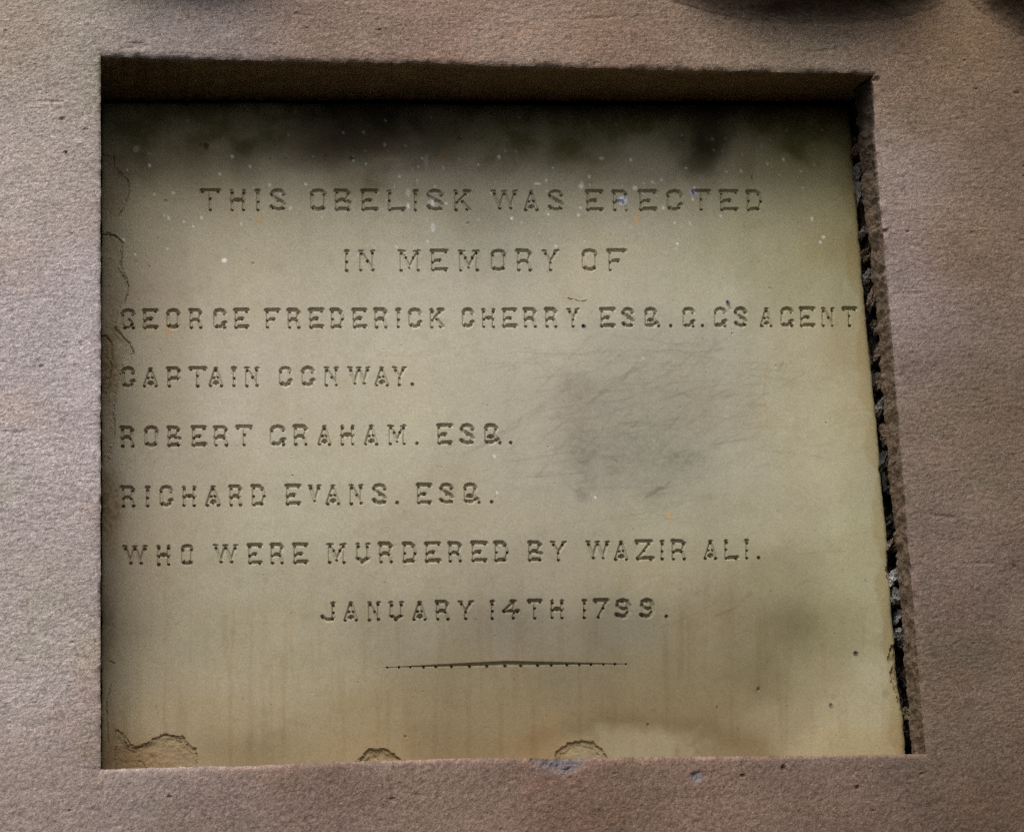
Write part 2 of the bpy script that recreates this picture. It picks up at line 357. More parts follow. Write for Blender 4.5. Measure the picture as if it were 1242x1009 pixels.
for li, (txt, A_, B_, spec) in enumerate(LINES):
    sp = spec.split(' ')
    for k in range(0, len(sp), 3):
        ch, x0, x1 = sp[k], float(sp[k + 1]), float(sp[k + 2])
        f = ((x0 + x1) / 2 - A_[0]) / (B_[0] - A_[0])
        yt = A_[1] + f * (B_[1] - A_[1]); yb = A_[2] + f * (B_[2] - A_[2])
        lid = len(letters); letters.append((li, ch))
        if ch == '.':
            yt, yb = yb - 4.6, yb; win = window(x0, yt, x1, yb)
            drill(win, (x0 + x1) / 2, (yt + yb) / 2, 2.5, 4.5, lid); continue
        if ch == "'":
            win = window(x0, 366, x1, 374); carve(win, [(x0 + .5, 366.5), (x1 - .5, 375)], 1.9, 2.8, lid); continue
        win = window(x0, yt, x1, yb)
        ix0, ix1, iy0, iy1 = x0 + 2.0, x1 - 2.0, yt + 2.2, yb - 2.0
        if ch in 'I1': ix0, ix1 = x0 + 1, x1 - 1
        def mp_(p):
            return (ix0 + p[0] * (ix1 - ix0) + lr.uniform(-.25, .25), iy0 + p[1] * (iy1 - iy0) + lr.uniform(-.25, .25))
        strokes, holes = GL[ch]
        for kind, pts in strokes:
            hw, dp = {'H': HOR, 'V': VER, 'D': DIA, 'A': DIA}[kind]
            if kind == 'H' and ch in 'HIKLNWVYUMJA1' and abs(pts[0][0] - pts[-1][0]) < .3: hw, dp = 2.2, 2.2
            s_ = lr.uniform(.88, 1.1)
            carve(win, [mp_(p) for p in pts], hw * s_, dp * s_, lid)
        for p in holes:
            x, y = mp_(p); drill(win, x, y, lr.uniform(2.05, 2.6) * (.84 if .2 < p[1] < .9 else 1), lr.uniform(5.5, 7.0), lid)
# the tapering rule under the text
RULE = len(letters)
win = window(464, 800, 764, 812)
X, Y = Sp[win], Tp[win]
a0 = [v / PX for v in loc(np.array(464.), np.array(808.6))]; a1 = [v / PX for v in loc(np.array(764.), np.array(804.4))]
f = (X - a0[0]) / (a1[0] - a0[0]); base = a0[1] + f * (a1[1] - a0[1])
hh = 0.7 + 6.2 * np.clip(1 - np.abs(f - .5) * 2, 0, 1) ** 0.85; hh = np.where((f < 0) | (f > 1), 0, hh)
up = base + 1.2 - Y                                  # height above the lower edge
g = np.where((up > 0) & (up < hh), np.minimum(np.minimum(up * 1.9, (hh - up) * .95), 3.2), 0).astype(np.float32)
b = g > G[win]; G[win] = np.where(b, g, G[win]); Lid[win] = np.where(b & (g > 0), RULE, Lid[win])
for x in (470, 484, 498, 514, 529, 548, 570, 591, 613, 632, 652.5, 669, 688, 703, 717, 732, 746, 759):
    y = 808.6 - (x - 464) / 300 * 4.2
    r = 1.3 + 1.2 * max(0, 1 - abs(x - 614) / 150)
    drill(win, x, y + 0.5, r * 1.08, 4.2 + r, RULE)
# fine cracks and deep scores in the slab itself
def crack(pts, hw=0.75, dp=1.5):
    q = [pts[0]]
    for p in pts[1:]:                                # break the line into short uneven steps
        n_s = max(2, int(math.hypot(p[0] - q[-1][0], p[1] - q[-1][1]) / 4)); o_ = q[-1]
        for k in range(1, n_s + 1):
            q.append((o_[0] + (p[0] - o_[0]) * k / n_s + lr.uniform(-1, 1), o_[1] + (p[1] - o_[1]) * k / n_s + lr.uniform(-1, 1)))
    for k in range(len(q) - 1):
        f_ = lr.uniform(.35, 1.15)
        (x0, y0), (x1, y1) = q[k], q[k + 1]
        carve(window(min(x0, x1), min(y0, y1), max(x0, x1), max(y0, y1)), [q[k], q[k + 1]], hw * (.7 + .5 * f_), dp * f_, -1)
for P in ([(138, 190), (140, 204), (154, 217), (158, 232), (152, 250), (145, 262)],
          [(125, 284), (138, 285), (149, 294), (147, 322)], [(144, 326), (154, 342), (156, 350), (152, 366)],
          [(139, 397), (146, 405), (157, 418), (162, 430)], [(150, 888), (157, 902), (164, 907), (172, 904), (185, 897), (200, 891), (222, 893), (229, 903), (236, 908)],
          [(168, 922), (175, 925), (178, 932)], [(132, 801), (139, 804)], [(135, 830), (129, 850), (130, 885), (132, 901)],
                    [(1076, 690), (1077, 700), (1080, 708)],
          [(394, 188), (394, 197)], [(689, 362), (694, 363), (702, 366), (711, 365)], [(912, 214), (914, 226)]):
    crack(P, 0.8, 1.6)
G[:, 0] = 0; G[:, -1] = 0; G[0] = 0; G[-1] = 0

# ---- pigment of the plaque, by stains (photo pixels -> plaque surface)
spkl = np.ones((1, 1))
def blob(x, y, rx, ry, pw=1.0, wn_=0.35, seed=120):
    d = np.hypot((pxg - x) / rx, (pyg - y) / ry) + wn_ * fbm(pxg / (rx * .5), pyg / (ry * .5), seed, 4)
    return np.clip(sstep(1.35, 0.25, d) * pw * (spkl if pyg.shape == spkl.shape and y > 400 else 1), 0, 1)
K = 1.28
base = s2l((162, 156, 132)) * K
pc = []
for y, row in [(300, '170 142 134 110 300 156 149 124 450 158 152 128 600 150 145 125 750 160 154 130 900 150 146 118 1010 140 132 98'),
    (200, '170 142 134 110 500 150 143 122 800 152 146 122 1000 146 140 106'),
    (350, '170 142 132 110 300 162 155 132 500 163 157 135 700 163 157 133 850 160 155 130 1000 148 143 112'),
    (420, '170 150 142 118 300 165 158 136 500 165 159 136 650 163 157 135 760 152 147 126 850 150 146 125 950 158 152 126 1030 150 140 108'),
    (500, '160 147 138 114 300 165 158 136 500 163 157 133 640 158 152 130 720 140 134 116 800 144 140 120 880 149 144 123 980 160 155 128 1040 152 144 112'),
    (560, '170 150 142 120 400 160 154 130 640 158 152 130 720 141 135 117 800 142 138 118 900 155 150 126 1000 158 152 124'),
    (630, '160 147 138 114 350 158 152 128 600 155 148 124 800 150 145 120 950 150 144 118 1040 155 150 120'),
    (700, '150 141 131 107 300 150 144 120 500 152 145 120 650 145 138 115 800 145 138 112 950 134 127 99 1050 150 145 115'),
    (760, '150 132 123 99 250 143 136 111 350 150 143 118 500 135 128 106 620 122 115 96 750 120 114 94 860 125 116 90 960 103 95 67 1030 130 124 92 1070 150 144 115'),
    (820, '150 140 130 106 280 148 140 114 400 145 137 110 550 128 118 92 700 120 111 86 820 122 112 84 920 110 101 73 1000 135 127 96 1060 158 152 124'),
    (870, '170 145 135 106 300 145 134 104 450 138 126 94 600 125 114 84 750 120 108 78 850 120 108 78 950 135 125 96 1040 155 148 118'),
    (902, '170 140 124 96 300 128 114 86 450 140 126 96 550 120 106 78 650 134 116 84 780 128 116 90 900 122 107 78 1000 150 140 110 1080 148 136 104')]:
    v = [float(q) for q in row.split()]
    for q in range(0, len(v), 4): pc.append((v[q], y, v[q + 1], v[q + 2], v[q + 3]))
dxn = 16 * fbm(pxg / 40, pyg / 40, 170, 4) + 6 * fbm(pxg / 9, pyg / 30, 175, 3); dyn = 16 * fbm(pxg / 40, pyg / 40, 180, 4)
num = np.zeros((M + 1, N + 1, 3)); den = np.zeros((M + 1, N + 1))
for x, y, *c_ in pc:
    w_ = 1.0 / ((pxg + dxn - x) ** 2 + (1.5 * (pyg + dyn - y)) ** 2 + 42.0 ** 2) ** 1.8
    num += w_[..., None] * s2l(c_); den += w_
num = num / den[..., None]; num = s2l((158, 151, 126)) * (num / s2l((158, 151, 126))) ** 1.25; den = np.ones_like(den)
Cc = num / den[..., None] * K * .95 * np.array([1.012, .998, 1.055])
Cc *= (1 + .035 * prng.standard_normal(pxg.shape))[..., None]
spkl = (.55 + .9 * np.clip(.5 + 1.4 * fbm(pxg / 3.2, pyg / 3.2, 190, 2), 0, 1))
def mixc(mask, rgb):
    global Cc
    Cc = Cc * (1 - mask[..., None]) + mask[..., None] * np.asarray(rgb)
def mul(mask, rgb):
    global Cc
    Cc = Cc * (1 - mask[..., None] * (1 - np.asarray(rgb)))
n_big = fbm(pxg / 120, pyg / 120, 130, 5); n_v = fbm(pxg / 22, pyg / 160, 135, 4); n_f = fbm(pxg / 16, pyg / 16, 139, 4)
Cc *= (1 + 0.06 * n_big + 0.03 * n_v + 0.03 * n_f)[..., None]
mul(sstep(0, .55, fbm(pxg / 34, pyg / 70, 150, 5)) * .35, (.86, .84, .78)); mul(sstep(0, .5, fbm(pxg / 70, pyg / 50, 155, 5)) * .3, (1.0, .94, .84)); mul(sstep(.15, .6, fbm(pxg / 7, pyg / 9, 158, 3)) * .22, (.82, .82, .80)); mul(sstep(.05, .5, fbm(pxg / 8, pyg / 110, 162, 4)) * sstep(640, 780, pyg) * .45, (.84, .78, .68)); mul(sstep(.15, .5, fbm(pxg / 26, pyg / 22, 166, 5, .65)) * .35, (.86, .83, .78))
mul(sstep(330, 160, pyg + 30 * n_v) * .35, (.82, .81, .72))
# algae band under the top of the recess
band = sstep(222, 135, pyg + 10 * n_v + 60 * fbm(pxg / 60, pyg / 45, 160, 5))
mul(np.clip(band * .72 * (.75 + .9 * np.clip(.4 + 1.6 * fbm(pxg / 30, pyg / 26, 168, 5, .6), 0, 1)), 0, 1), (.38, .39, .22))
mul(blob(440, 155, 120, 52, .95), (.24, .21, .16)); mul(blob(385, 178, 50, 36, .5, seed=123), (.6, .52, .46))
mul(blob(860, 165, 38, 58, .95), (.26, .24, .18)); mul(blob(600, 150, 90, 40, .5, seed=125), (.5, .5, .4))
mul(blob(300, 185, 22, 44, .4, seed=126), (.6, .6, .55)); mul(blob(905, 195, 12, 40, .4), (.7, .66, .55))
mul(blob(690, 165, 60, 40, .5, seed=128), (.55, .56, .4)); mul(blob(465, 232, 90, 18, .5, seed=129), (.75, .72, .66))
mul(blob(220, 195, 60, 45, .45, seed=201), (.72, .7, .6))
mul(blob(590, 262, 60, 22, .4, seed=203), (.74, .73, .7))
# dark rubbed patch with scratches
mul(blob(780, 500, 150, 120, .08, seed=210), (.78, .79, .80)); mul(blob(705, 600, 10, 10, .5, seed=320), (.6, .6, .6)); mul(blob(742, 566, 10, 12, .4, seed=321), (.7, .7, .7)); mul(blob(833, 556, 34, 12, .4, seed=322), (.7, .7, .7)); mul(blob(700, 468, 22, 24, .4, seed=212), (.70, .68, .65))
mul(blob(705, 540, 18, 32, .4, seed=214), (.62, .6, .6)); mul(blob(800, 545, 90, 40, .3, seed=216), (.78, .78, .78))
mul(blob(712, 578, 14, 22, .4, seed=218), (.7, .7, .7)); mul(blob(793, 600, 20, 18, .4, seed=219), (.7, .7, .7))
# grey and brown weathering low down
low = sstep(868, 925, pyg + 34 * fbm(pxg / 70, pyg / 50, 251, 4)); mul(low * .25, (.88, .80, .66))
arch = np.abs(pyg + 5 * n_v - (872 + 44 * ((pxg - 770) / 165.0) ** 2)) ; mul(sstep(22, 0, arch + 7 * n_f) * sstep(960, 900, pxg) * sstep(600, 640, pxg) * .45, (.74, .69, .58))
mixc(sstep(1.1, .5, np.hypot((pxg - 770) / 90, (pyg - 912) / 34) + .5 * n_f) * .28, base * (.95, .92, .86))
# edges
ed_r = (Sc[:, -1:] - Sc) / PX
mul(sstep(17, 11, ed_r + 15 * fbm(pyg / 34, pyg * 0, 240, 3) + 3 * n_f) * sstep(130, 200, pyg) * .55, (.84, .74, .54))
ed_l = (Sc - Sc[:, :1]) / PX
mul(sstep(34, 2, ed_l + 14 * n_f) * .15, (.80, .73, .62)); mul(blob(132, 440, 16, 50, .7, seed=245), (.62, .5, .36)); mul(blob(130, 615, 20, 50, .8, seed=246), (.58, .44, .3))
mul(blob(128, 760, 14, 60, .6, seed=247), (.6, .56, .5)); mul(flake_m * .35, (.80, .74, .62))
mul(blob(150, 918, 60, 18, .5, seed=248), (.74, .62, .46))
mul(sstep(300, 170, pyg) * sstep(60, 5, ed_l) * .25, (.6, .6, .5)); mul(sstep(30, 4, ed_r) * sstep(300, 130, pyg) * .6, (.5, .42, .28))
# small spots
for x, y, rx, ry, c, k_ in [(316, 266, 5, 4, (.52, .30, .12), .55), (772, 266, 3.5, 9, (.58, .34, .12), .55), (205, 402, 4.5, 5, (.48, .24, .13), .7),
        (812, 627, 4, 8, (.50, .33, .15), .6), (755, 243, 6, 6, (.62, .66, .78), .95), (841, 233, 5, 4, (.45, .47, .68), .8), (708, 396, 3.4, 3, (.10, .09, .2), .9),
        (883, 368, 2.4, 4, (.12, .08, .18), .7), (165, 181, 4.5, 4.5, (.32, .36, .28), .8), (250, 178, 4.5, 4.5, (.07, .06, .035), .9), (427, 192, 4, 4, (.09, .06, .03), .7),
        (1038, 792, 3.5, 3.5, (.06, .05, .03), .9), (1008, 856, 3, 3, (.1, .09, .07), .8), (1011, 845, 5, 4, (.25, .22, .15), .5), (1074, 841, 5, 5, (.25, .22, .15), .6),
        (460, 188, 16, 3, (.2, .13, .06), .5), (538, 186, 6, 5, (.25, .15, .06), .6), (517, 196, 3, 9, (.35, .35, .3), .6), (525, 245, 3, 6, (.72, .72, .7), .8),
        (495, 234, 4, 6, (.6, .58, .5), .6), (495, 250, 2, 4, (.75, .74, .7), .9), (525, 276, 2.5, 6, (.6, .6, .55), .8), (272, 316, 3, 2.6, (.8, .8, .78), .95),
        (880, 168, 3, 3, (.3, .3, .2), .5), (730, 192, 3.5, 2, (.55, .55, .42), .9), (652, 223, 5, 1.6, (.7, .7, .65), .9), (705, 226, 3, 3, (.7, .7, .65), .9), (770, 228, 3, 3, (.65, .65, .6), .9)]:
    d = np.hypot((pxg - x) / rx, (pyg - y) / ry) + .3 * n_f
    mixc(sstep(1.15, .6, d) * k_, c)
wr = np.random.default_rng(77)
for k in range(150):                                # lime and paint specks, thickest near the top
    x = wr.uniform(150, 1000); y = 130 + 190 * wr.beta(1.6, 1.8) if k < 146 else wr.uniform(300, 900)
    r = wr.uniform(.95, 1.9); br = wr.uniform(.42, .75); dim = .3 if y < 190 else 1
    d = np.hypot((pxg - x) / r, (pyg - y) / (r * wr.uniform(.7, 1.6)))
    mixc(sstep(1.25, .75, d) * .9 * (.6 + .4 * dim), np.array([br, br, br * .9]) * (.35 + .65 * dim))
for k in range(130):                                # dark specks
    x = wr.uniform(130, 1080); y = wr.uniform(150, 910); r = wr.uniform(.7, 1.5)
    mul(sstep(1.2, .4, np.hypot(pxg - x, pyg - y) / r) * wr.uniform(.3, .8), (.3, .26, .2))
def pencil(pts, wd, st, rgb=(.50, .48, .46)):
    x0 = min(p[0] for p in pts) - 4; x1 = max(p[0] for p in pts) + 4; y0 = min(p[1] for p in pts) - 4; y1 = max(p[1] for p in pts) + 4
    ii = np.where((pyg[:, N // 2] > y0 - 12) & (pyg[:, N // 2] < y1 + 12))[0]; jj = np.where((pxg[ii[len(ii) // 2]] > x0) & (pxg[ii[len(ii) // 2]] < x1))[0]
    if len(ii) == 0 or len(jj) == 0: return
    w_ = (slice(ii[0], ii[-1] + 1), slice(jj[0], jj[-1] + 1))
    X, Y = pxg[w_] + .4 * jx[w_], pyg[w_] + .4 * jy[w_]; d = np.full(X.shape, 1e9)
    for p, q in zip(pts[:-1], pts[1:]): d = np.minimum(d, seg_dist(X, Y, *p, *q)[0])
    mk = sstep(wd, wd * .2, d) * st * (.6 + .5 * n_f[w_])
    Cc[w_] = Cc[w_] * (1 - np.clip(mk, 0, 1)[..., None] * (1 - np.asarray(rgb)))
for k in range(290):                                # rubbed scratches over the dark patch
    x = wr.normal(785, 82); y = wr.normal(500, 66); L = wr.uniform(15, 95)
    an = wr.choice([wr.normal(-.1, .12), wr.normal(-.65, .18), wr.normal(.05, .1)], p=[.4, .4, .2])
    dx, dy = math.cos(an) * L / 2, math.sin(an) * L / 2
    if y - abs(dy) < 405: y = 425 + abs(dy)
    pencil([(x - dx, y - dy), (x + wr.normal(0, 2), y + wr.normal(0, 2)), (x + dx, y + dy)], wr.uniform(1.1, 2.0), wr.uniform(.08, .36))
for P, wd, st in [([(563, 552), (600, 530), (650, 495), (690, 470)], 2.2, .4), ([(575, 545), (625, 520), (632, 506)], 2.5, .45), ([(590, 530), (630, 517), (660, 492)], 2, .4),
        ([(615, 580), (660, 577), (720, 572)], 1.7, .4), ([(620, 560), (660, 553), (700, 548)], 1.7, .4), ([(618, 578), (630, 560)], 1.7, .3), ([(780, 606), (797, 596), (813, 585)], 2.2, .7),
        ([(785, 600), (800, 592)], 2.5, .6), ([(700, 597), (690, 590), (725, 578)], 2, .4), ([(838, 420), (850, 402)], 2, .35), ([(790, 412), (805, 398)], 2, .3), ([(905, 447), (975, 451)], 1.5, .4),
        ([(944, 472), (960, 462), (975, 453)], 1.6, .5), ([(860, 540), (900, 533), (915, 530)], 2, .5), ([(640, 640), (720, 630), (830, 628)], 1.3, .25), ([(868, 747), (890, 738), (912, 718)], 1.8, .6),
        ([(945, 446), (951, 440)], 2.5, .6), ([(965, 712), (980, 703)], 2.5, .6), ([(915, 838), (921, 832)], 2.6, .6), ([(800, 762), (830, 750), (860, 735)], 1.5, .3), ([(955, 672), (1030, 668)], 1.4, .2),
        ([(925, 535), (955, 555)], 1.3, .3), ([(985, 640), (1012, 662)], 1.3, .3), ([(650, 540), (700, 500), (740, 470)], 1.6, .3)]:
    pencil(P, wd, st)
for P in ([(943, 419), (931, 440), (926, 480), (932, 520)], [(943, 419), (956, 424), (960, 440)], [(290, 806), (272, 812), (264, 826), (266, 846)], [(276, 847), (290, 838), (296, 826)], [(205, 748), (200, 765), (199, 780)]):
    pencil(P, 2.0, .45, (.95, .70, .45))
mul(sstep(.2, .9, vnoise(pxg / 2.6, pyg / 2.6, 260)) * .12, (.7, .7, .68))
Cc = np.clip(Cc, 0.008, .85)

# ---- assemble the slab with locally refined cells
Hf = upsample(Hc).astype(np.float32)
Cf = upsample(Cc).astype(np.float32)
Pw = world(S, T, Hf + G * PX * (1 + 0.05 * wob)).astype(np.float32).reshape(-1, 3)
Cf = Cf.reshape(-1, 3)
idx = np.arange((MF + 1) * (NF + 1)).reshape(MF + 1, NF + 1)
hot = np.zeros((M, N), bool)
for dy in range(R + 1):
    for dx in range(R + 1):
        hot |= G[dy:dy + (M - 1) * R + 1:R, dx:dx + (N - 1) * R + 1:R] > 0
cj, ci = np.where(~hot)
c0 = idx[cj * R, ci * R]; c1 = idx[cj * R, ci * R + R]; c2 = idx[cj * R + R, ci * R + R]; c3 = idx[cj * R + R, ci * R]
slabQ = [np.stack([c0, c3, c2, c1], 1)]
hj, hi = np.where(hot)
oy, ox = np.meshgrid(np.arange(R), np.arange(R), indexing='ij')
fj = (hj[:, None] * R + oy.ravel()[None]).ravel(); fi = (hi[:, None] * R + ox.ravel()[None]).ravel()
fq = np.stack([idx[fj, fi], idx[fj + 1, fi], idx[fj + 1, fi + 1], idx[fj, fi + 1]], 1)
gm = (G[fj, fi] + G[fj + 1, fi] + G[fj + 1, fi + 1] + G[fj, fi + 1]) / 4
ql = np.maximum.reduce([Lid[fj, fi], Lid[fj + 1, fi], Lid[fj + 1, fi + 1], Lid[fj, fi + 1]])
ql = np.where(gm > 0.08, ql, -1)
slabQ.append(fq[ql < 0])

plaque = tag(empty('inscribed_plaque', tuple(ORI + ET * t_end)),
    'buff stone tablet carved with an eight-line memorial inscription, set inside the square recess', 'plaque')
bpy.context.view_layer.update()
OFF = ORI + ET * t_end
def add(name, Q, parent):
    v, q, c = sub(Pw, Q, Cf)
    return mesh_obj(name, v - OFF, q, M_PLAQUE, parent, c)
slab = add('slab', np.concatenate(slabQ), plaque)
# thickness of the slab: sides and back
ring = np.concatenate([idx[0, ::R], idx[R::R, -1], idx[-1, -1 - R::-R], idx[-1 - R:0:-R, 0]])
rp = Pw[ring]; rc = Cf[ring]
bk = rp + n0 * 0.045
n_ = len(ring); i_ = np.arange(n_); j_ = (i_ + 1) % n_
Vs = np.concatenate([rp, rp + n0 * 0.012, bk, [bk.mean(0)]]); cs = np.concatenate([rc, rc * .9, rc * .8, [rc.mean(0)]])
Qs = np.concatenate([np.stack([i_, j_, j_ + n_, i_ + n_], 1), np.stack([i_ + n_, j_ + n_, j_ + 2 * n_, i_ + 2 * n_], 1)])
mesh_obj('slab_side', Vs[:3 * n_] - OFF, Qs, M_PLAQUE, plaque, cs[:3 * n_])
order = np.argsort(ql, kind='stable'); qs_ = ql[order]
bounds = np.searchsorted(qs_, np.arange(RULE + 2))
line_obj = []
for li, (txt, A_, B_, spec) in enumerate(LINES):
    e = empty('inscription_line', (0, 0, 0), plaque)
    e['label'] = 'incised line of capitals reading ' + txt
    line_obj.append(e)
for k in range(RULE + 1):
    sel = order[bounds[k]:bounds[k + 1]]
    if len(sel) == 0: continue
    if k == RULE:
        o = add('divider_rule', fq[sel], plaque); o['label'] = 'tapering incised rule with drill holes below the date'
    else:
        li, ch = letters[k]
        nm = 'full_stop' if ch == '.' else 'apostrophe' if ch == "'" else 'numeral' if ch.isdigit() else 'letter'
        add(nm, fq[sel], line_obj[li])

# ------------------------------------------------------------------ pedestal with the recess
ped = tag(empty('stone_pedestal', (0.4, 0, -0.4)), 'weathered pinkish brown sandstone face of the obelisk with a recess cut for the tablet', 'monument')
bpy.context.view_layer.update()
POFF = np.array([0.4, 0, -0.4])
def axis(lo, a0, a1, hi, step):
    f1 = np.linspace(a0, a1, int(round((a1 - a0) / step)) + 1)
    left = a0 - np.cumsum(np.concatenate([np.full(int((a0 - lo[0]) / step), step), np.linspace(.003, .03, lo[1])]))[::-1]
    right = a1 + np.cumsum(np.concatenate([np.full(int((hi[0] - a1) / step), step), np.linspace(.003, .03, hi[1])]))
    return np.concatenate([left, f1, right]), len(left), len(left) + len(f1) - 1
ST = 0.0016
xs, ix0, ix1 = axis((-.26, 16), 0, W, (1.10, 16), ST)
zs, iz0, iz1 = axis((-.19, 16), 0, H, (.86, 16), ST)
X, Z = np.meshgrid(xs, zs)
X0, Z0 = X.copy(), Z.copy()
wx, wy = to_px(np.stack([X, np.zeros_like(X), Z], -1))
# distance to the opening
dxo = np.maximum(np.maximum(-X, X - W), 0); dzo = np.maximum(np.maximum(-Z, Z - H), 0); do = np.hypot(dxo, dzo)
near = np.exp(-do / 0.012)
inz = np.exp(-dzo / .006); inx = np.exp(-dxo / .006)
# arris waviness (photo pixel offsets -> metres)
kx = 0.00082
rx_ = np.interp(H - Z, [0, .06, .12, .17, .25, .35, .5, .6, .71], [0, -3.5, -3.5, -3, -1.5, -1, 0, .5, 1.5]) * kx
bz_ = np.interp(X, [0, .14, .22, .34, .42, .53, .65, .8], [0, 1, 3.5, 5, 3.5, 3, 1, 0]) * kx
tz_ = np.interp(X, [0, .1, .3, .6, .78, .8], [0, 0, .6, 0, .5, -1.5]) * kx
fr = np.exp(-np.abs(X - W) / .015) * inz; fb = np.exp(-np.abs(Z) / .015) * inx; ft = np.exp(-np.abs(Z - H) / .015) * inx; fl = np.exp(-np.abs(X) / .01) * inz
X = X + fr * (rx_ + .0012 * fbm(Z0 * 90, Z0 * 0, 301, 4, .6)) + fl * (.0007 * fbm(Z0 * 120, Z0 * 0 + 3, 305, 4, .65))
chip = np.exp(-((X0 - .468) / .022) ** 2) * .0
Z = Z + fb * (bz_ + .0008 * fbm(X0 * 90, X0 * 0, 309, 4, .65)) + ft * (tz_ + .0016 * fbm(X0 * 130, X0 * 0, 313, 4, .7))
# relief
lowf = .0016 * fbm(X0 * 7, Z0 * 7, 320, 3)
streak = fbm(X0 * 150, Z0 * 430, 330, 3, .7); grainy = fbm(X0 * 230, Z0 * 260, 335, 3, .6)
lowmask = sstep(895, 950, wy + 25 * fbm(X0 * 20, Z0 * 20, 340, 3))
Y = lowf + (.00042 * streak * (1 - lowmask) + .0004 * fbm(X0 * 260, Z0 * 260, 345, 2, .75) * lowmask) + .00035 * grainy
Y += .0028 * np.exp(-do / (.0016 + .0012 * (1 + vnoise(X0 * 40, Z0 * 40, 350)))) * (1 + .5 * vnoise(X0 * 110, Z0 * 110, 351))
def bowl(x, y, rx, ry, dp, seed=0):
    global Y
    d = np.hypot((wx - x) / rx, (wy - y) / ry) + .35 * fbm(wx / 9, wy / 9, 360 + seed, 3)
    Y += dp * sstep(1.1, .35, d) * (1 + .5 * fbm(wx / 5, wy / 5, 365, 3))
    return sstep(1.2, .5, d)
chipm = bowl(680, 920, 36, 20, .0065) ; chip2 = bowl(845, 943, 9, 7, .0022, 3)
bowl(1064, 96, 6, 5, .004, 5); bowl(950, 932, 3, 4, .003, 6); bowl(1040, 955, 3, 3, .003, 7); bowl(165, 56, 16, 6, .0012, 8); bowl(1075, 280, 4, 2.5, .003, 9)
bowl(80, 185, 2.5, 2.2, .003, 1); bowl(104, 157, 3, 2, .002, 2); bowl(75, 145, 5, 2.5, .002, 4)
rr = np.random.default_rng(9)
for k in range(110):
    x, y = rr.uniform(-30, 1270), rr.uniform(-20, 1030); rx1 = rr.uniform(1.2, 3.2)
    ii = np.abs(wx - x) < 8
    d = np.hypot((wx - x) / (rx1 * 1.5), (wy - y) / rx1)
    Y += rr.uniform(.0008, .002) * sstep(1.1, .3, d)
for k in range(34):                                 # short tooling scores
    x, y, L = rr.uniform(-20, 1260), rr.uniform(0, 900), rr.uniform(8, 40)
    d = seg_dist(wx, wy, x, y, x + L, y + rr.normal(0, 2))[0]
    Y += .0007 * sstep(3.2, .3, d + vnoise(wx / 4, wy / 4, 366))
# colours of the sandstone, with the dimmer light on the right painted in
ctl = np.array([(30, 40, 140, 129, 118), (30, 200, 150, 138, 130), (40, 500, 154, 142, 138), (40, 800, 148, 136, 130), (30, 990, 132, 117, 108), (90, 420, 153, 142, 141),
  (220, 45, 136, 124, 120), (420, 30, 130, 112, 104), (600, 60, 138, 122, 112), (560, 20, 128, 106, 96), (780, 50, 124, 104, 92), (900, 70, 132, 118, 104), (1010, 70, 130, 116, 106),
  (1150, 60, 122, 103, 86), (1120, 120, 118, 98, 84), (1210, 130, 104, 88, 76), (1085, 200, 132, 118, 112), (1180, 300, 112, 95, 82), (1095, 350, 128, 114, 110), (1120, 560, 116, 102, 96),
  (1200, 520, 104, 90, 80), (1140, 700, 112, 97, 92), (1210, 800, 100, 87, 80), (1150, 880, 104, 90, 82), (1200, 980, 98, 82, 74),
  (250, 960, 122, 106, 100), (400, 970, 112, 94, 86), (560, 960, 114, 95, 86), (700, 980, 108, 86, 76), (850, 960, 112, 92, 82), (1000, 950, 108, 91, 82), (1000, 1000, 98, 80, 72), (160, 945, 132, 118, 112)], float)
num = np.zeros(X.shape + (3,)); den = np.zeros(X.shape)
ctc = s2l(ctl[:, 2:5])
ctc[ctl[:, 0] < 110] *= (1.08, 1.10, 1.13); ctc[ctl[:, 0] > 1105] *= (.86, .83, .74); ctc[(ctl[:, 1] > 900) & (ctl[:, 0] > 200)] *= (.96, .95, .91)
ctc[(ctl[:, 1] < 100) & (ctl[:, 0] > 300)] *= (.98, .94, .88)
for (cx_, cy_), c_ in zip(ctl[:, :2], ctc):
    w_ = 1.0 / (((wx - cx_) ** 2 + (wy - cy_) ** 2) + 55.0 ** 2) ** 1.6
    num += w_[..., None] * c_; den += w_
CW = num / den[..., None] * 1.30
h = (.6 + .65 * sstep(60, 300, wx)) * fbm(X0 * 13, Z0 * 20, 400, 5); h2 = fbm(X0 * 40, Z0 * 90, 410, 4)
CW *= (1 + .16 * h + .12 * h2)[..., None]
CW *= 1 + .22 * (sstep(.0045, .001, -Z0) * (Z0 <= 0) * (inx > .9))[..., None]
red = sstep(0, .7, fbm(X0 * 14, Z0 * 20, 420, 4)); CW *= 1 - red[..., None] * np.array([-.02, .04, .08])
grn = sstep(.1, .8, fbm(X0 * 18, Z0 * 18, 430, 4)); CW *= 1 - grn[..., None] * np.array([.06, .01, .10])
CW = CW * (1 - .8 * chipm[..., None]) + .8 * chipm[..., None] * np.array([.125, .115, .125]); CW = CW * (1 - .7 * chip2[..., None]) + .7 * chip2[..., None] * np.array([.20, .20, .21])
spk = sstep(.55, .95, vnoise(X0 * 420, Z0 * 420, 440)); CW *= (1 - .35 * spk)[..., None]
spl = sstep(.72, .98, vnoise(X0 * 330, Z0 * 330, 441)); CW *= (1 + .30 * spl)[..., None]
inside = sstep(.0, .02, np.minimum.reduce([X0 + .27, 1.11 - X0, Z0 + .20, .87 - Z0]))
CW *= np.clip(1 + .16 * inside * rr.standard_normal(X0.shape), .5, 1.6)[..., None]
CW = np.clip(CW, .02, .8)

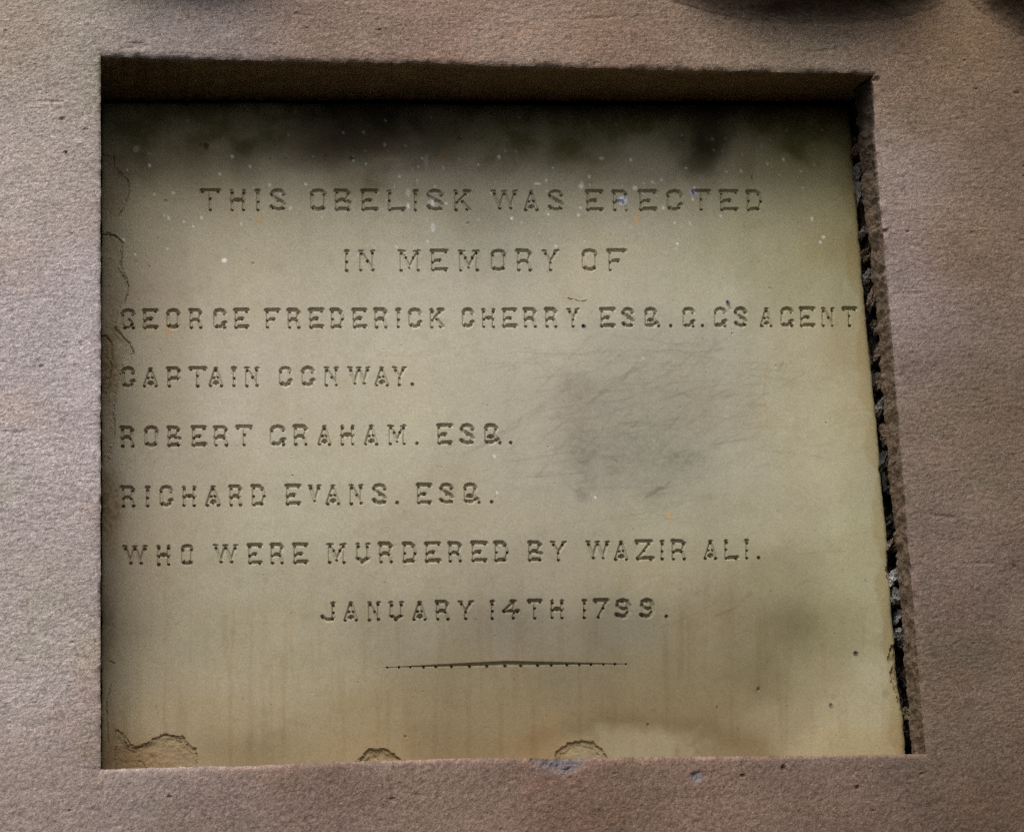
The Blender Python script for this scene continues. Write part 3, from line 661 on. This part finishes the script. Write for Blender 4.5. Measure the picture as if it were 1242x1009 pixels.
PV = np.stack([X, Y, Z], -1)
nz, nx = X.shape
wid = np.arange(nz * nx).reshape(nz, nx)
keep = np.ones((nz - 1, nx - 1), bool); keep[iz0:iz1, ix0:ix1] = False
kj, ki = np.where(keep)
WQ = np.stack([wid[kj, ki], wid[kj, ki + 1], wid[kj + 1, ki + 1], wid[kj + 1, ki]], 1)
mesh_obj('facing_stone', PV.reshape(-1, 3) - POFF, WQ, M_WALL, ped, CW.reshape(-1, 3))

# reveals of the recess: a ring going back, following the shape of the cut
loop = np.concatenate([wid[iz0, ix0:ix1], wid[iz0:iz1, ix1], wid[iz1, ix1:ix0:-1], wid[iz1:iz0:-1, ix0]])
side = np.concatenate([np.full(ix1 - ix0, 0), np.full(iz1 - iz0, 1), np.full(ix1 - ix0, 2), np.full(iz1 - iz0, 3)])
fl_ = PV.reshape(-1, 3)[loop]; fc_ = CW.reshape(-1, 3)[loop]
u_ = X0.ravel()[loop] / W; v_ = Z0.ravel()[loop] / H
# shift of the soffit (drops inwards) and of the right side (closes in, then is undercut)
def soffit_drop(y):
    p = on_y(np.array([122., 1040.]), np.array([121.5, 122.5]), D_TOP)
    return (H - p[:, 2]) * (y / D_TOP)
def right_in(y, v):
    k = np.interp(v, [0, .25, .5, .75, .93, 1], [-.0030, -.0028, -.0022, -.0005, .003, .006])       # at depth .055
    return np.interp(y, [0, .055], [0, 1]) * k
K_ = 46; DEEP = 0.17
ringV = [fl_]; ringC = [fc_]
arc = np.arange(len(loop)) * ST
for k in range(1, K_ + 1):
    y = 0.0032 + (DEEP - .0032) * (k / K_)
    sd_ = soffit_drop(y)
    drop = sd_[0] + (sd_[1] - sd_[0]) * u_
    xin = -right_in(y, v_)
    under = np.interp(y, [.055, .066, .17], [0, .010, .016]) * (1 + .5 * fbm(v_ * 30, v_ * 0 + y * 30, 460, 3))
    P = fl_.copy()
    P[:, 1] = y + (fl_[:, 1] * max(0, 1 - y / .02))
    P[:, 2] += -drop * sstep(.0, 1, v_) * 1.0
    P[:, 0] += (xin + under) * sstep(.7, 1, u_)
    P[:, 0] -= (np.interp(y, [0, .03, .17], [0, .001, .006])) * sstep(.3, 0, u_)
    rough = np.array([.0006, .0032, .0014, .0008])[side] * min(1, y / .008)
    nn = fbm(arc * (110), np.full_like(arc, y * 55), 470, 4, .6)
    P[:, 0] += np.where((side == 1) | (side == 3), nn * rough, 0)
    P[:, 2] += np.where((side == 0) | (side == 2), nn * rough, 0)
    ringV.append(P)
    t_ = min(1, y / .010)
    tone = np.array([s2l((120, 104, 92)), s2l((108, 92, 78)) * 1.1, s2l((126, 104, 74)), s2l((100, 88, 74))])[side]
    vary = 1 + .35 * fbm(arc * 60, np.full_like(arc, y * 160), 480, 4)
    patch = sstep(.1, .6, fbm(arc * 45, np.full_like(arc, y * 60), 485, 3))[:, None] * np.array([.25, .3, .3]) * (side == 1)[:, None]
    dk = (side == 1)[:, None] * sstep(.05, .075, np.full_like(arc, y))[:, None] * .7      # darker deep in the open joint
    dk = dk + (side == 1)[:, None] * (1 - dk) * (.75 * sstep(.80, .97, v_ + .04 * fbm(arc * 30, np.full_like(arc, y * 30), 488, 3)))[:, None]  # shade of the soffit painted onto the top of the right side
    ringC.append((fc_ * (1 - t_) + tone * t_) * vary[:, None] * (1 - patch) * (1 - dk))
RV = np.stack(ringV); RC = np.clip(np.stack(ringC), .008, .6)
nl = len(loop); rid = np.arange(RV.shape[0] * nl).reshape(RV.shape[0], nl)
i_ = np.arange(nl); j_ = (i_ + 1) % nl
RQ = np.concatenate([np.stack([rid[k, i_], rid[k + 1, i_], rid[k + 1, j_], rid[k, j_]], 1) for k in range(K_)])
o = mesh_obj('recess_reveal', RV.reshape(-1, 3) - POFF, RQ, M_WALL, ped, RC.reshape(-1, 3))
# back of the recess, a little behind the tablet
g_ = 60
bx, bz = np.meshgrid(np.linspace(-.03, W + .04, g_), np.linspace(-.03, H + .03, g_))
bV = np.stack([bx, DEEP - .004 + .002 * fbm(bx * 30, bz * 30, 490, 3), bz], -1).reshape(-1, 3)
bi = np.arange(g_ * g_).reshape(g_, g_)
bQ = np.stack([bi[:-1, :-1], bi[:-1, 1:], bi[1:, 1:], bi[1:, :-1]], -1).reshape(-1, 4)
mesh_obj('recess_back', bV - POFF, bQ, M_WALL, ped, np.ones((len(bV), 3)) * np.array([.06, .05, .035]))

# broken mortar in the open joint on the right
nA, nB = 520, 22
py_ = np.linspace(120, 930, nA)
p_l = on_y(np.interp(py_, redge[:, 1], redge[:, 0]) - 4, py_, .112)
p_r = on_y(np.interp(py_, [90, 250, 480, 740, 914, 940], [1052, 1064, 1084, 1104, 1120, 1122]) , py_, .112)
fr_ = np.linspace(0, 1, nB)
MB = p_l[:, None] * (1 - fr_)[None, :, None] + p_r[:, None] * fr_[None, :, None]
nm = fbm(MB[..., 2] * 120, MB[..., 0] * 150, 500, 4, .6); nm2 = fbm(MB[..., 2] * 40, MB[..., 0] * 60, 505, 3)
MB[..., 1] += -.016 * np.maximum(nm2 + .1, 0) - .009 * nm + .002
mi = np.arange(nA * nB).reshape(nA, nB)
mQ = np.stack([mi[:-1, :-1], mi[1:, :-1], mi[1:, 1:], mi[:-1, 1:]], -1).reshape(-1, 4)
mc = np.array([.13, .105, .08]) * (1 + .5 * nm)[..., None]; mc *= 1 - .75 * sstep(0, .5, fbm(MB[..., 2] * 30, MB[..., 0] * 30, 507, 3))[..., None]
mesh_obj('mortar_bed', MB.reshape(-1, 3) - POFF, mQ, M_MORT, ped, np.clip(mc, .01, .5).reshape(-1, 3))

lumpr = random.Random(12)
def lump(px, py, ww, hh_, depth, col, seed, y=.083):
    c = on_y(np.array(float(px)), np.array(float(py)), y)
    nu, nv = 22, 16
    th = np.linspace(0, 2 * np.pi, nu, endpoint=False); ph = np.linspace(0.02, np.pi - .02, nv)
    TH, PH = np.meshgrid(th, ph)
    x = np.sin(PH) * np.cos(TH); z = np.cos(PH); yv = np.sin(PH) * np.sin(TH)
    sg = lambda q: np.sign(q) * np.abs(q) ** .75
    r = 1 + .75 * fbm(x * 1.7 + seed * 3.1 + z, z * 2.1 + yv, 520 + seed, 3) - .45 * np.abs(fbm(x * 4 + yv * 3.5, z * 5, 540 + seed, 3, .7)) + .2 * vnoise(x * 9 + yv * 7, z * 11, 549)
    V = np.stack([sg(x) * r * ww * PX / 2, sg(yv) * r * depth / 2, sg(z) * r * hh_ * PX / 2], -1).reshape(-1, 3)
    an = math.radians(lumpr.uniform(-24, 16)); ca, sa = math.cos(an), math.sin(an)
    V[:, 0], V[:, 2] = V[:, 0] * ca - V[:, 2] * sa, V[:, 0] * sa + V[:, 2] * ca
    ii = np.arange(nu * nv).reshape(nv, nu); jj = np.roll(ii, -1, 1)
    Q = np.stack([ii[:-1], ii[1:], jj[1:], jj[:-1]], -1).reshape(-1, 4)
    cc = np.array(col) * (1 + .35 * fbm(V[:, 0] * 300, V[:, 2] * 300, 560, 3))[:, None]
    o = mesh_obj('mortar_lump', V, Q, M_MORT, ped, np.clip(cc, .01, .7), smooth=False)
    o.location = tuple(c - POFF); return o
grey, brn, wht, drk = (.17, .16, .15), (.17, .125, .095), (.34, .33, .31), (.05, .045, .04)
for k, (x, y, a_, b_, c_) in enumerate([(1038, 180, 5, 16, brn), (1040, 208, 6, 22, grey), (1043, 236, 7, 26, grey), (1046, 282, 6, 16, grey), (1050, 308, 9, 26, brn), (1053, 338, 8, 26, grey),
        (1057, 366, 9, 28, brn), (1062, 398, 9, 30, brn), (1063, 430, 7, 22, brn), (1068, 466, 8, 24, brn), (1068, 492, 6, 22, grey), (1073, 524, 7, 26, brn), (1071, 562, 6, 22, drk), (1074, 590, 7, 30, drk),
        (1077, 630, 6, 24, drk), (1080, 664, 7, 22, brn), (1083.5, 700, 6.5, 20, wht), (1085, 722, 7, 20, grey), (1086.5, 746, 6.5, 16, wht), (1089, 768, 7, 14, wht), (1090.5, 784, 7, 14, grey),
        (1099, 866, 8, 24, (.22, .18, .11)), (1108, 845, 6, 12, brn)]):
    lump(x + lumpr.uniform(-1, 3), y + lumpr.uniform(-4, 4), a_ * lumpr.uniform(.9, 1.7), b_ * lumpr.uniform(.55, 1.15), .03, c_, k, lumpr.uniform(.074, .092))

# carved bosses above, cut by the top of the picture
def boss(px, py, rx, ry, proj, seed, label):
    c = on_y(np.array(float(px)), np.array(float(py)), 0.0)
    nu, nv = 360, 110
    th = np.linspace(0, 2 * np.pi, nu, endpoint=False); rr_ = np.linspace(0, 1.32, nv)
    TH, RR = np.meshgrid(th, rr_)
    x = np.cos(TH) * RR; z = np.sin(TH) * RR
    edge = RR + .05 * fbm(x * 3 + seed, z * 3, 600 + seed, 3)
    prof = sstep(1.30, .62, edge) ** 1.25
    leaf = .16 * np.abs(np.sin(TH * 6 + 2.2 * RR + seed)) * sstep(.1, .5, RR) * sstep(1.15, .8, RR) + .16 * fbm(x * 6 + seed, z * 6, 640 + seed, 4, .6) * sstep(1.3, .9, RR)
    roll = .20 * np.exp(-((edge - .70) / .06) ** 2) - .16 * np.exp(-((edge - .55) / .05) ** 2)
    gr = .0010 * fbm(x * rx / 3.0, z * ry / 3.0, 660 + seed, 3, .7)
    V = np.stack([x * rx * PX, -proj * (prof + leaf * prof ** .5 + roll) + gr + .0022 * sstep(1.2, 1.32, RR), z * ry * PX], -1).reshape(-1, 3)
    ii = np.arange(nu * nv).reshape(nv, nu); jj = np.roll(ii, -1, 1)
    Q = np.stack([ii[:-1], ii[1:], jj[1:], jj[:-1]], -1).reshape(-1, 4)
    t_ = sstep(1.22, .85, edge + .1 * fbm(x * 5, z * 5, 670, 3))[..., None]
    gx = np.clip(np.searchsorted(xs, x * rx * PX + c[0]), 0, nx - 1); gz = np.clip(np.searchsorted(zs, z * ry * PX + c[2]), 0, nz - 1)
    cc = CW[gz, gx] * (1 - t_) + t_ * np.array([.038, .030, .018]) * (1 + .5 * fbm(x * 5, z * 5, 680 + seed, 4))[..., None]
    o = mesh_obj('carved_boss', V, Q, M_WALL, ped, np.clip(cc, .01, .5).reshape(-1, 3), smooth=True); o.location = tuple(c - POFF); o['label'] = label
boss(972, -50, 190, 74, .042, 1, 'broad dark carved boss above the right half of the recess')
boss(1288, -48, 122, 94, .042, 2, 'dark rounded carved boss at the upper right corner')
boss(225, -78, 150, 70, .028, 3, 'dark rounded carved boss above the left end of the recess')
